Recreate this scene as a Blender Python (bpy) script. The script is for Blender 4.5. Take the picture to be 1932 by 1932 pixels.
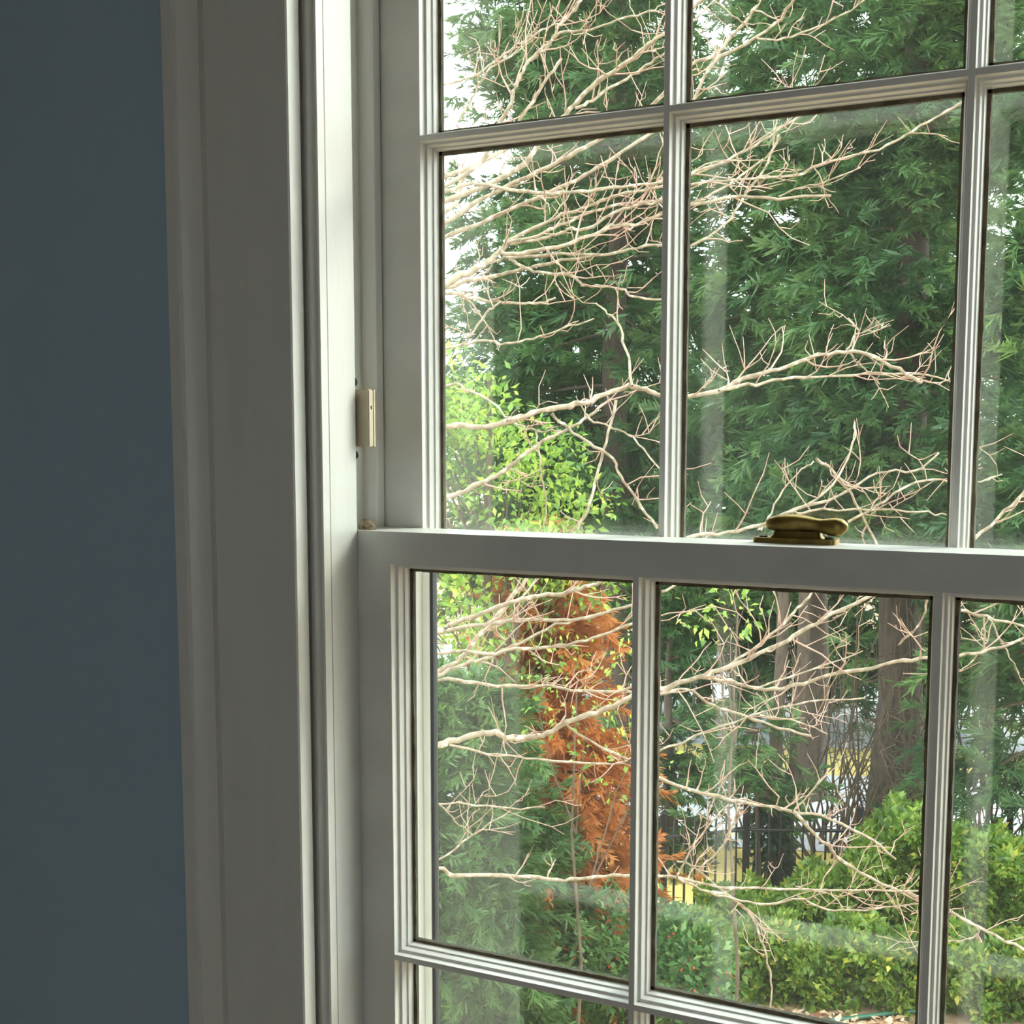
import bpy, math, random
import numpy as np
from mathutils import Vector, Matrix

# ------------------------------------------------------------------ camera, sky, sun
for o in list(bpy.data.objects): bpy.data.objects.remove(o)
SC = bpy.context.scene
COL = SC.collection
FPX, CX, CY, YAW, PITCH = 2527.8, 966.0, 1115.0, 0.4824, 0.11422
CAM = np.array((0.4674, -1.1375, 0.0945))
FW = np.array((-math.sin(YAW)*math.cos(PITCH), math.cos(YAW)*math.cos(PITCH), -math.sin(PITCH)))
RT = np.array((math.cos(YAW), math.sin(YAW), 0.0))
UP = np.cross(RT, FW)
cd = bpy.data.cameras.new('camera'); cam = bpy.data.objects.new('camera', cd); COL.objects.link(cam)
cd.sensor_width = 36; cd.sensor_height = 36; cd.sensor_fit = 'HORIZONTAL'
cd.lens = FPX/1932*36; cd.shift_y = (CY-966)/1932; cd.clip_start = .02; cd.clip_end = 500
cam.matrix_world = Matrix([[RT[i], UP[i], -FW[i], CAM[i]] for i in range(3)]+[[0, 0, 0, 1]])
SC.camera = cam

w = bpy.data.worlds.new('World'); SC.world = w; w.use_nodes = True
bg = w.node_tree.nodes['Background']; bg.inputs[0].default_value = (.90, .96, 1, 1); bg.inputs[1].default_value = 6.0
sd = bpy.data.lights.new('sun', 'SUN'); sun = bpy.data.objects.new('sun', sd); COL.objects.link(sun)
sd.energy = 3.5; sd.angle = math.radians(20); sd.color = (1, .97, .90)
sun.rotation_euler = Vector((-.70, -1, -.82)).to_track_quat('-Z', 'Y').to_euler(); sun.location = (6, 9, 8)
SC.view_settings.view_transform = 'Standard'; SC.view_settings.look = 'None'
SC.view_settings.exposure = 0.0; SC.view_settings.gamma = 1.0; SC.view_settings.use_curve_mapping = False

R = random.Random(7)
NR = np.random.default_rng(11)
ZG = -4.9                                                          # garden level below this upstairs window

def ray(px, py):
    return FW + RT*(px-CX)/FPX - UP*(py-CY)/FPX
def at(px, py, D):                                                 # point at horizontal distance D
    d = ray(px, py); return CAM + d*D/math.hypot(d[0], d[1])
def ground(px, D):
    q = at(px, 1000, D); return np.array((q[0], q[1], ZG))

# ------------------------------------------------------------------ materials
def nt(name):
    m = bpy.data.materials.new(name); m.use_nodes = True
    t = m.node_tree; t.nodes.clear(); return m, t, t.nodes.new('ShaderNodeOutputMaterial')
def N(t, typ, **k):
    n = t.nodes.new(typ)
    for a, b in k.items():
        if hasattr(n, a): setattr(n, a, b)
        else: n.inputs[a].default_value = b
    return n
def c4(c): return (c[0], c[1], c[2], 1)
def mat(name, c1, c2=None, scale=20, stretch=(1, 1, 1), rough=.5, metal=0, bump=0, bscale=None, c3=None, t3=.62, spec=.5):
    m, t, out = nt(name); L = t.links.new
    b = N(t, 'ShaderNodeBsdfPrincipled'); b.inputs['Roughness'].default_value = rough; b.inputs['Metallic'].default_value = metal
    b.inputs['Specular IOR Level'].default_value = spec
    L(b.outputs[0], out.inputs[0])
    if c2 is None and not bump:
        b.inputs['Base Color'].default_value = c4(c1); return m
    tc = N(t, 'ShaderNodeTexCoord'); mp = N(t, 'ShaderNodeMapping'); mp.inputs['Scale'].default_value = stretch
    L(tc.outputs['Object'], mp.inputs[0])
    nz = N(t, 'ShaderNodeTexNoise'); nz.inputs['Scale'].default_value = scale; nz.inputs['Detail'].default_value = 5
    L(mp.outputs[0], nz.inputs['Vector'])
    cr = N(t, 'ShaderNodeValToRGB'); e = cr.color_ramp.elements
    e[0].position = .35; e[0].color = c4(c1); e[1].position = .6; e[1].color = c4(c2 or c1)
    if c3: x = cr.color_ramp.elements.new(t3); x.color = c4(c3)
    L(nz.outputs['Fac'], cr.inputs[0]); L(cr.outputs[0], b.inputs['Base Color'])
    if bump:
        n2 = N(t, 'ShaderNodeTexNoise'); n2.inputs['Scale'].default_value = bscale or scale; n2.inputs['Detail'].default_value = 4
        L(mp.outputs[0], n2.inputs['Vector'])
        bp = N(t, 'ShaderNodeBump'); bp.inputs['Strength'].default_value = bump; bp.inputs['Distance'].default_value = .002
        L(n2.outputs['Fac'], bp.inputs['Height']); L(bp.outputs[0], b.inputs['Normal'])
    return m
def leafmat(name, cols, trans=.4, rough=.5, sc=.8):
    """two-sided leaf: diffuse, translucent and a little gloss; colour by each leaf's own tint value"""
    m, t, out = nt(name); L = t.links.new
    at_ = N(t, 'ShaderNodeAttribute', attribute_name='tint')
    cr = N(t, 'ShaderNodeValToRGB'); els = cr.color_ramp.elements
    while len(els) < len(cols): els.new(.5)
    for i, c in enumerate(cols): els[i].position = i/(len(cols)-1); els[i].color = c4(c)
    L(at_.outputs['Fac'], cr.inputs[0])
    d = N(t, 'ShaderNodeBsdfDiffuse'); tr = N(t, 'ShaderNodeBsdfTranslucent'); g = N(t, 'ShaderNodeBsdfGlossy')
    g.inputs['Roughness'].default_value = rough
    for x in (d, tr): L(cr.outputs[0], x.inputs['Color'])
    a = N(t, 'ShaderNodeMixShader'); a.inputs[0].default_value = trans; L(d.outputs[0], a.inputs[1]); L(tr.outputs[0], a.inputs[2])
    b = N(t, 'ShaderNodeMixShader'); b.inputs[0].default_value = .03; L(a.outputs[0], b.inputs[1]); L(g.outputs[0], b.inputs[2])
    L(b.outputs[0], out.inputs[0]); return m
def glassmat(name, dust=.05, refl=1.0):
    """thin window glass: clear, mirror part by angle of view (Schlick), a film of dust and specks on it"""
    m, t, out = nt(name); L = t.links.new
    g = N(t, 'ShaderNodeNewGeometry')
    dt = N(t, 'ShaderNodeVectorMath', operation='DOT_PRODUCT'); L(g.outputs['Normal'], dt.inputs[0]); L(g.outputs['Incoming'], dt.inputs[1])
    ab = N(t, 'ShaderNodeMath', operation='ABSOLUTE'); L(dt.outputs['Value'], ab.inputs[0])
    om = N(t, 'ShaderNodeMath', operation='SUBTRACT'); om.inputs[0].default_value = 1; L(ab.outputs[0], om.inputs[1])
    pw = N(t, 'ShaderNodeMath', operation='POWER'); L(om.outputs[0], pw.inputs[0]); pw.inputs[1].default_value = 5
    ma = N(t, 'ShaderNodeMath', operation='MULTIPLY_ADD'); L(pw.outputs[0], ma.inputs[0]); ma.inputs[1].default_value = .96*refl; ma.inputs[2].default_value = .043*refl
    tr = N(t, 'ShaderNodeBsdfTransparent'); tr.inputs[0].default_value = (.965, .985, .97, 1)
    gl = N(t, 'ShaderNodeBsdfGlossy'); gl.inputs['Roughness'].default_value = 0.0
    mx = N(t, 'ShaderNodeMixShader'); L(ma.outputs[0], mx.inputs[0]); L(tr.outputs[0], mx.inputs[1]); L(gl.outputs[0], mx.inputs[2])
    tc = N(t, 'ShaderNodeTexCoord')
    n1 = N(t, 'ShaderNodeTexNoise'); n1.inputs['Scale'].default_value = 5; n1.inputs['Detail'].default_value = 6; L(tc.outputs['Object'], n1.inputs['Vector'])
    n2 = N(t, 'ShaderNodeTexVoronoi'); n2.inputs['Scale'].default_value = 85; L(tc.outputs['Object'], n2.inputs['Vector'])
    ls = N(t, 'ShaderNodeMapRange'); ls.inputs[1].default_value = .035; ls.inputs[2].default_value = .06; ls.inputs[3].default_value = .45; ls.inputs[4].default_value = 0
    L(n2.outputs['Distance'], ls.inputs[0])
    n3 = N(t, 'ShaderNodeTexNoise'); n3.inputs['Scale'].default_value = 23; L(tc.outputs['Object'], n3.inputs['Vector'])
    gt = N(t, 'ShaderNodeMath', operation='GREATER_THAN'); gt.inputs[1].default_value = .62; L(n3.outputs['Fac'], gt.inputs[0])
    sp = N(t, 'ShaderNodeMath', operation='MULTIPLY'); L(ls.outputs[0], sp.inputs[0]); L(gt.outputs[0], sp.inputs[1])
    mr = N(t, 'ShaderNodeMapRange'); mr.inputs[1].default_value = .3; mr.inputs[2].default_value = .7; mr.inputs[3].default_value = dust*.6; mr.inputs[4].default_value = dust*1.4
    L(n1.outputs['Fac'], mr.inputs[0])
    ad = N(t, 'ShaderNodeMath', operation='MAXIMUM'); L(mr.outputs[0], ad.inputs[0]); L(sp.outputs[0], ad.inputs[1])
    df = N(t, 'ShaderNodeBsdfDiffuse'); df.inputs[0].default_value = (.8, .8, .78, 1)
    tl = N(t, 'ShaderNodeBsdfTranslucent'); tl.inputs[0].default_value = (.8, .8, .78, 1)
    dd = N(t, 'ShaderNodeMixShader'); dd.inputs[0].default_value = .6; L(df.outputs[0], dd.inputs[1]); L(tl.outputs[0], dd.inputs[2])
    fx = N(t, 'ShaderNodeMixShader'); L(ad.outputs[0], fx.inputs[0]); L(mx.outputs[0], fx.inputs[1]); L(dd.outputs[0], fx.inputs[2])
    L(fx.outputs[0], out.inputs[0]); return m

M = {}
M['paint'] = mat('white_paint', (.715, .70, .645), (.745, .73, .675), 9, (6, 6, .5), rough=.38, bump=.10, bscale=60)
M['paint_worn_shaded'] = mat('white_paint_worn_shaded', (.64, .625, .575), (.71, .695, .645), 14, (1, 1, 1), rough=.42, bump=.25, bscale=90)  # worn mottle and bump; base also darkened to stand in for shade on the sashes
M['wall'] = mat('blue_grey_wall', (.385, .51, .60), (.40, .53, .62), 3, rough=.8, bump=.08, bscale=220)
M['ceiling'] = mat('ceiling_white', (.8, .8, .78), rough=.9)
M['wood'] = mat('oak_floor', (.30, .17, .08), (.42, .25, .12), 4, (1, 14, 1), rough=.4)
M['putty'] = mat('old_putty', (.085, .065, .035), (.17, .14, .08), 60, rough=.8, bump=.5, bscale=150)
M['chip'] = mat('bare_wood', (.10, .09, .07), (.22, .2, .15), 120, rough=.9)
M['dark'] = mat('dark_gap', (.012, .012, .014), rough=.9)
M['alu'] = mat('storm_frame', (.80, .80, .76), (.74, .74, .7), 30, rough=.5)
M['rubber'] = mat('black_gasket', (.02, .022, .026), rough=.7)
M['glass'] = glassmat('sash_glass', .0035)
M['storm_glass'] = glassmat('storm_glass', .006)
M['brass'] = mat('aged_brass', (.30, .21, .06), (.16, .11, .035), 55, rough=.46, metal=1, bump=.12, bscale=120)
M['screw'] = mat('dark_screw', (.05, .045, .04), rough=.4, metal=1)
M['plastic'] = mat('almond_plastic', (.62, .53, .37), (.58, .49, .34), 40, rough=.45)
M['lump'] = mat('mottled_brown', (.10, .07, .04), (.42, .33, .2), 160, rough=.8, bump=.6, bscale=220)
M['brick'] = mat('house_brick', (.25, .10, .07), (.35, .15, .10), 8, rough=.9)
M['bark_pale'] = mat('pale_bark', (.20, .15, .095), (.38, .31, .22), 26, rough=.85, bump=.5, bscale=60, c3=(.62, .60, .48), t3=.68)
M['twig'] = mat('reddish_twig', (.30, .17, .12), (.46, .31, .23), 14, rough=.7)
M['bark'] = mat('brown_bark', (.045, .031, .022), (.098, .068, .047), 6, (6, 6, .6), rough=.9, bump=.8, bscale=9)
M['stem'] = mat('stem_brown', (.07, .05, .03), (.12, .085, .055), 10, rough=.9)
M['iron'] = mat('black_iron', (.014, .014, .015), rough=.5)
M['litter'] = mat('leaf_litter', (.20, .12, .07), (.46, .31, .17), 3.2, rough=.95, bump=.8, bscale=14, c3=(.55, .42, .2), t3=.66)
M['verge'] = mat('dry_grass', (.62, .45, .12), (.74, .58, .20), .9, rough=.95, bump=.6, bscale=8, c3=(.55, .55, .13), t3=.7)
M['road'] = mat('pale_asphalt', (.55, .56, .62), (.62, .63, .69), 2, rough=.6)
M['hose'] = mat('green_hose', (.02, .10, .055), rough=.4)
M['berry'] = mat('red_berry', (.55, .05, .03), rough=.3)
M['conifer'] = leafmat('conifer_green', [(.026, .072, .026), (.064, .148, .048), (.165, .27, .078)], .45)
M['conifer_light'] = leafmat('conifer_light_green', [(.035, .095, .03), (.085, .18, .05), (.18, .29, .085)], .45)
M['orange'] = leafmat('dead_conifer_orange', [(.36, .11, .025), (.56, .21, .05), (.70, .30, .085)], .45)
M['lime'] = leafmat('lime_leaf', [(.06, .16, .03), (.24, .40, .06), (.58, .68, .12)], .5, .3)
M['hedge'] = leafmat('hedge_leaf', [(.05, .12, .022), (.125, .24, .036), (.25, .36, .06), (.58, .52, .08)], .48, .3)
M['holly'] = leafmat('holly_leaf', [(.04, .12, .04), (.10, .22, .06), (.26, .38, .12)], .35, .25)
M['ivy'] = leafmat('ivy_leaf', [(.012, .04, .02), (.03, .075, .04)], .3, .3)
M['leaf_fallen'] = leafmat('fallen_leaf', [(.34, .16, .08), (.55, .36, .22), (.70, .55, .40)], .2)

# ------------------------------------------------------------------ helpers
def tag(o, label=None, cat=None, group=None, kind=None):
    for k, v in (('label', label), ('category', cat), ('group', group), ('kind', kind)):
        if v: o[k] = v
    return o
def empty(name, loc=(0, 0, 0)):
    o = bpy.data.objects.new(name, None); COL.objects.link(o); o.location = loc; o.empty_display_size = .05; return o
def link(name, me, m, parent=None):
    o = bpy.data.objects.new(name, me); COL.objects.link(o)
    if m and not me.materials: me.materials.append(M[m])
    if parent: o.parent = parent; o.matrix_parent_inverse = Matrix.Translation(-Vector(wloc(parent)))
    return o
def wloc(o):
    v = Vector(o.location)
    p = o.parent
    while p: v = v + 0*v; p = None
    return v
class MB:
    def __init__(s): s.v = []; s.f = []
    def add(s, vs, fs):
        b = len(s.v); s.v += [tuple(map(float, x)) for x in vs]; s.f += [tuple(i+b for i in f) for f in fs]; return s
    def box(s, x0, x1, y0, y1, z0, z1):
        return s.add([(x, y, z) for x in (x0, x1) for y in (y0, y1) for z in (z0, z1)],
                     [(0, 1, 3, 2), (4, 6, 7, 5), (0, 4, 5, 1), (2, 3, 7, 6), (0, 2, 6, 4), (1, 5, 7, 3)])
    def prism_z(s, prof, z0, z1):                                  # closed outline in (x, y), any winding
        n = len(prof)
        a = sum(prof[i][0]*prof[(i+1) % n][1]-prof[(i+1) % n][0]*prof[i][1] for i in range(n))
        if a < 0: prof = prof[::-1]
        return s.add([(x, y, z0) for x, y in prof]+[(x, y, z1) for x, y in prof],
                     [(i, (i+1) % n, n+(i+1) % n, n+i) for i in range(n)]+[tuple(range(n-1, -1, -1)), tuple(range(n, 2*n))])
    def prism_x(s, prof, x0, x1):                                  # closed outline in (y, z)
        n = len(prof)
        a = sum(prof[i][0]*prof[(i+1) % n][1]-prof[(i+1) % n][0]*prof[i][1] for i in range(n))
        if a < 0: prof = prof[::-1]
        return s.add([(x0, y, z) for y, z in prof]+[(x1, y, z) for y, z in prof],
                     [(i, (i+1) % n, n+(i+1) % n, n+i) for i in range(n)]+[tuple(range(n-1, -1, -1)), tuple(range(n, 2*n))])
    def ring(s, x0, x1, z0, z1, prof, y0):
        """mitred frame round an opening; prof = closed outline of (u inward, v depth)"""
        n = len(prof); vs = []
        for u, v in prof:
            vs += [(x0+u, y0+v, z0+u), (x1-u, y0+v, z0+u), (x1-u, y0+v, z1-u), (x0+u, y0+v, z1-u)]
        fs = []
        for i in range(n):
            j = (i+1) % n
            for k in range(4):
                l = (k+1) % 4
                fs.append((i*4+k, i*4+l, j*4+l, j*4+k))
        return s.add(vs, fs)
    def tube(s, pts, rad, sides=6, cap=True):
        pts = [Vector(p) for p in pts]; n = len(pts)
        if isinstance(rad, (int, float)): rad = [rad]*n
        vs = []; up = Vector((.3, .2, 1)).normalized()
        for i, p in enumerate(pts):
            t = (pts[min(i+1, n-1)]-pts[max(i-1, 0)])
            t = t.normalized() if t.length > 1e-9 else Vector((0, 0, 1))
            a = t.cross(up)
            a = a.normalized() if a.length > 1e-4 else t.orthogonal().normalized()
            b = t.cross(a)
            for k in range(sides):
                g = 2*math.pi*k/sides; vs.append(p+(a*math.cos(g)+b*math.sin(g))*rad[i])
        fs = [(i*sides+k, (i+1)*sides+k, (i+1)*sides+(k+1) % sides, i*sides+(k+1) % sides) for i in range(n-1) for k in range(sides)]
        if cap: fs += [tuple(range(sides)), tuple(range((n-1)*sides+sides-1, (n-1)*sides-1, -1))]
        return s.add(vs, fs)
    def build(s, name, m, parent=None, smooth=None, bevel=0):
        me = bpy.data.meshes.new(name); me.from_pydata(s.v, [], s.f); me.update()
        import bmesh
        bm = bmesh.new(); bm.from_mesh(me); bmesh.ops.recalc_face_normals(bm, faces=bm.faces)
        if bevel: bmesh.ops.bevel(bm, geom=list(bm.edges), offset=bevel, segments=2, affect='EDGES', clamp_overlap=True)
        bm.to_mesh(me); bm.free()
        if smooth:
            me.polygons.foreach_set('use_smooth', [True]*len(me.polygons)); me.set_sharp_from_angle(angle=math.radians(smooth))
        return link(name, me, m, parent)
def mesh_np(name, V, T, tint=None, smooth=False):
    V = np.asarray(V, np.float32); T = np.asarray(T, np.int32)
    me = bpy.data.meshes.new(name); me.vertices.add(len(V)); me.vertices.foreach_set('co', V.ravel())
    me.loops.add(T.size); me.loops.foreach_set('vertex_index', T.ravel())
    me.polygons.add(len(T)); me.polygons.foreach_set('loop_start', np.arange(0, T.size, 3, dtype=np.int32))
    if smooth: me.polygons.foreach_set('use_smooth', np.ones(len(T), bool))
    if tint is not None:
        a = me.attributes.new('tint', 'FLOAT', 'POINT'); a.data.foreach_set('value', np.asarray(tint, np.float32))
    me.update(calc_edges=True); return me

# ------------------------------------------------------------------ room shell (structure)
XJ, XSTOP, WC = -.330, -.3063, .135                                # left jamb, left stop, centre line of the window
XR = 2*WC-XJ
ZT, ZB = .865, -.940                                               # head and sill of the opening
YW = -.068                                                         # room face of the window wall
FL, CE = -1.40, 1.32
X0, X1, Y0 = -2.3, 2.9, -4.2
YO = .125                                                          # outer face of the house wall
def struct(o, label, cat): return tag(o, label, cat, kind='structure')
b = MB()
b.box(X0-.15, XJ-.02, YW, YO, FL, CE).box(XR+.02, X1+.15, YW, YO, FL, CE)
b.box(XJ-.02, XR+.02, YW, YO, ZT+.02, CE).box(XJ-.02, XR+.02, YW, YO, FL, ZB-.04)
struct(b.build('wall_front', 'wall'), 'blue-grey painted wall around the sash window', 'wall')
struct(MB().box(X0-.15, X0, Y0, YW, FL, CE).build('wall_left', 'wall'), 'blue-grey side wall left of the window', 'wall')
struct(MB().box(X1, X1+.15, Y0, YW, FL, CE).build('wall_right', 'wall'), 'blue-grey side wall right of the window', 'wall')
b = MB()                                                           # unseen back wall; the opening is added to let in sky fill light
bx0, bx1 = 1.0, 1.76
b.box(X0-.15, bx0, Y0-.2, Y0, FL, CE).box(bx1, X1+.15, Y0-.2, Y0, FL, CE)
b.box(bx0, bx1, Y0-.2, Y0, FL, FL+.7).box(bx0, bx1, Y0-.2, Y0, CE-.5, CE)
struct(b.build('wall_back', 'wall'), 'blue-grey back wall of the room with an opening added for fill light', 'wall')
struct(MB().box(X0-.15, X1+.15, Y0-.2, YO, FL-.25, FL).build('floor', 'wood'), 'brown oak floor of the upstairs room', 'floor')
struct(MB().box(X0-.15, X1+.15, Y0-.2, YO, CE, CE+.2).build('ceiling', 'ceiling'), 'white ceiling of the upstairs room', 'ceiling')
struct(MB().box(X0-.15, X1+.15, Y0-.2, YO, ZG-.3, FL-.25).build('wall_lower', 'brick'), 'brick storey of the house below the room', 'wall')

# casing boards, stops and jambs: profile in plan, mirrored for the right side
def mir(prof): return [(2*WC-x, y) for x, y in prof]
def arc(cx, cy, rx, ry, a0, a1, n=7):
    return [(cx+rx*math.cos(math.radians(a0+(a1-a0)*i/n)), cy+ry*math.sin(math.radians(a0+(a1-a0)*i/n))) for i in range(n+1)]
YC = -.0865                                                        # room face of the flat casing
casing = [(-.3200, YW+.001), (-.3200, YC+.0015), (-.3215, YC), (-.4165, YC), (-.4180, YC+.004), (-.4215, YC+.0045), (-.4230, YC-.002),
          (-.4290, YC-.0035), (-.4370, YC-.006), (-.4430, YC-.0105), (-.4455, YC-.0105), (-.4465, YC-.0135), (-.4590, YC-.0135), (-.4615, YC-.011), (-.4615, YW+.001)]
for i, pr in enumerate((casing, mir(casing))):
    o = MB().prism_z(pr, ZB-.02, ZT+.14).build('trim_%d' % (i+1), 'paint', smooth=25)
    struct(o, 'wide flat white window casing with stepped outer band, %s of the window' % ('left' if not i else 'right'), 'casing')
o = MB().box(-.4615, 2*WC+.4615, YC-.012, YW, ZT+.015, ZT+.14).build('trim_3', 'paint')
struct(o, 'white head casing above the window', 'casing')
# room-side stop with a rounded moulding, standing in the reveal
YM = -.0588
stop = [(-.3299, .0), (-.3299, YM+.004), (-.3198, YM+.004), (-.3196, YM)] + [(-.3150-.0042*math.cos(math.radians(a)), YM+.0012-.0046*math.sin(math.radians(a))) for a in range(15, 166, 15)] + \
       [(-.3098, YM+.0016), (-.3085, YM+.0002), (XSTOP, YM), (XSTOP, -.0478), (XSTOP-.0022, -.0474), (XSTOP-.0022, -.0460), (XSTOP-.0003, -.0457), (XSTOP, -.001), (XSTOP-.001, 0)]
for i, pr in enumerate((stop, mir(stop))):
    o = MB().prism_z(pr, ZB, ZT).build('trim_%d' % (i+4), 'paint', smooth=35)
    struct(o, 'white stop strip with rounded bead along the %s edge of the sashes' % ('left' if not i else 'right'), 'window trim')
# jambs with parting bead, blind stop outside, head and sill
jl = [(XJ-.02, YW), (XJ, YW), (XJ, .0470), (-.3160, .0470), (-.3150, .0472), (-.3128, .0484), (-.3125, .0495), (-.3125, .0600), (-.3135, .0612), (XJ, .0612), (XJ, .1100),
      (-.3190, .1100), (-.3180, .1108), (-.3180, .1265), (-.3186, .1270), (-.3186, .1280), (-.3180, .1285), (-.3180, .1620), (XJ-.02, .1620)]
for i, pr in enumerate((jl, mir(jl))):
    o = MB().prism_z(pr, ZB-.03, ZT+.02).build('trim_%d' % (i+6), 'paint', smooth=35)
    struct(o, 'white painted %s jamb with parting bead between the sashes' % ('left' if not i else 'right'), 'jamb')
struct(MB().box(XJ-.02, XR+.02, YW, .162, ZT, ZT+.02).build('trim_8', 'paint'), 'white head jamb over the window', 'jamb')
o = MB().prism_x([(YC-.03, ZB-.04), (YC-.03, ZB-.005), (YC-.02, ZB), (.05, ZB-.0005), (.19, ZB-.022), (.19, ZB-.06), (YC, ZB-.06)], XJ-.019, XR+.019).build('trim_9', 'paint')
struct(o, 'white window sill under the lower sash', 'sill')

# ------------------------------------------------------------------ the double-hung window
win = struct(empty('window_1', (WC, 0, 0)), 'white double-hung sash window with small panes and brass lock', 'window')
P, W_ = .27, .00271
TH = .046
XE = (-.327, 2*WC+.327)
OPEN = [(-P+W_, -W_), (W_, P-W_), (P+W_, 2*P-W_)]
VG = .0290                                                         # depth of the glass behind the sash face
prof = [(0, .0002), (.0003, .0006), (.0006, .0084), (.0011, .0093), (.0022, .0095), (.0031, .0098), (.0034, .0106), (.0038, .0180), (.0042, .0187), (.0053, .0190), (.0056, .0197), (.0061, VG), (0, VG)]
ext = [(0, VG+.004), (.0098, VG+.004), (.0092, VG+.0052), (.0016, TH-.0006), (0, TH-.0004)]
def part(mb, name, m, parent, **k): return mb.build(name, m, parent, **k)
def wavy_ring(x0, x1, z0, z1, y, d0, amp, seed):
    """thin uneven strip of old putty lying on the glass along the four edges of one pane"""
    rr = random.Random(seed); mb = MB()
    def side(a, b2, inward):
        n = max(6, int((b2-a).length/.006)); vs = []; ww = d0
        for i in range(n+1):
            p = a.lerp(b2, i/n); ww += (d0-ww)*.25+rr.uniform(-amp, amp); ww = max(.0004, ww)
            for yy in (y, y-.0009):
                vs += [(p.x, yy, p.z), (p.x+inward.x*ww, yy, p.z+inward.z*ww)]
        fs = []
        for i in range(n):
            q = i*4; r2 = q+4
            fs += [(q+2, q+3, r2+3, r2+2), (q, r2, r2+1, q+1), (q+3, q+1, r2+1, r2+3), (q+2, r2+2, r2, q)]
        mb.add(vs, fs)
    c = [Vector((x0, 0, z0)), Vector((x1, 0, z0)), Vector((x1, 0, z1)), Vector((x0, 0, z1))]
    inn = [Vector((0, 0, 1)), Vector((-1, 0, 0)), Vector((0, 0, -1)), Vector((1, 0, 0))]
    for i in range(4): side(c[i], c[(i+1) % 4], inn[i])
    return mb
def sash(name, y0, zbot, ztop, rows, zm, seed):
    """rows = the two (z0, z1) openings; frame is the part, muntins, mouldings, panes and putty its sub-parts"""
    mb = MB(); xa, xb = XE
    mb.box(xa, OPEN[0][0], y0, y0+TH, zbot, ztop).box(OPEN[2][1], xb, y0, y0+TH, zbot, ztop)
    zlo, zhi = min(r[0] for r in rows), max(r[1] for r in rows)
    lx0, lx1 = OPEN[0][0], OPEN[2][1]
    if name == 'lower_sash':
        mb.box(lx0, lx1, y0, y0+TH, zbot, zlo)
        mb.box(xa, xb, y0+TH, .0622, zhi+.004, ztop).box(lx0, lx1, y0, y0+TH, zhi, ztop)
    else:
        mb.box(lx0, lx1, y0, y0+TH, zhi, ztop).box(lx0, lx1, y0, y0+TH, zbot, zlo)
    fr = mb.build(name, 'paint_worn_shaded', win)
    for i in (0, 1):
        xm = OPEN[i][1]+W_
        MB().box(xm-W_, xm+W_, y0, y0+TH, zlo, zhi).build('muntin', 'paint', fr)
    for (xa_, xb_) in OPEN:
        MB().box(xa_, xb_, y0+.0002, y0+TH, zm-W_, zm+W_).build('muntin', 'paint', fr)
    k = 0
    for (z0, z1) in rows:
        for (xa_, xb_) in OPEN:
            k += 1
            MB().ring(xa_, xb_, z0, z1, prof, y0).build('glazing_moulding', 'paint', fr, smooth=28)
            MB().ring(xa_, xb_, z0, z1, ext, y0).build('outer_putty', 'paint_worn_shaded', fr)
            MB().box(xa_, xb_, y0+VG+.0005, y0+VG+.0035, z0, z1).build('pane', 'glass', fr)
            wavy_ring(xa_+.0060, xb_-.0060, z0+.0060, z1-.0060, y0+VG+.0003, .0036, .00045, seed*10+k).build('putty_line', 'putty', fr)
    return fr
YU = .0629
zl, zb_, zu = -.4458, -.03277, .3959
lower = sash('lower_sash', 0, ZB+.002, 0, [(zl+W_, zb_), (zl-W_-.4103, zl-W_)], zl, 3)
upper = sash('upper_sash', YU, -.045, ZT-.003, [(zu-W_-.4103, zu-W_), (zu+W_, zu+W_+.4103)], zu, 5)
# scraped, chipped paint under the meeting rail
for i, (xa_, xb_) in enumerate(OPEN):
    rr = random.Random(40+i); mb = MB(); x = xa_+.016
    while x < xb_-.02:
        l = rr.uniform(.006, .03); h = rr.uniform(.0012, .0030); n = 7; vs = []
        for q in range(n+1):
            t = q/n; e = math.sin(math.pi*t)**.6*h*rr.uniform(.6, 1)
            vs += [(x+l*t, .0270, zb_-.0062), (x+l*t, .0278, zb_-.0062-e*1.5)]
        mb.add(vs, [(2*q, 2*q+2, 2*q+3, 2*q+1) for q in range(n)]); x += l+rr.uniform(.004, .04)
    mb.build('paint_chips', 'chip', lower)
# storm window outside: light frame and two glass panels with a dark gasket
YS = .150
mb = MB(); sx0, sx1 = -.3178, 2*WC+.3178
for z0, z1 in ((ZB-.012, -.03), (-.03, ZT)):
    mb.box(sx0, sx0+.009, YS-.006, YS+.006, z0, z1).box(sx1-.009, sx1, YS-.006, YS+.006, z0, z1)
mb.box(sx0, sx1, YS-.006, YS+.006, ZB-.012, ZB+.02).box(sx0, sx1, YS-.006, YS+.006, -.040, -.022).box(sx0, sx1, YS-.006, YS+.006, ZT-.022, ZT)
storm = mb.build('storm_window', 'alu', win)
for z0, z1 in ((ZB+.02, -.040), (-.022, ZT-.022)):
    MB().box(sx0+.009, sx1-.009, YS-.001, YS+.001, z0, z1).build('pane', 'storm_glass', storm)
    g = MB()
    for a, b2 in ((sx0+.0085, sx0+.0130), (sx1-.0130, sx1-.0085)): g.box(a, b2, YS-.0045, YS+.0045, z0, z1)
    g.build('gasket', 'rubber', storm)

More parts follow.
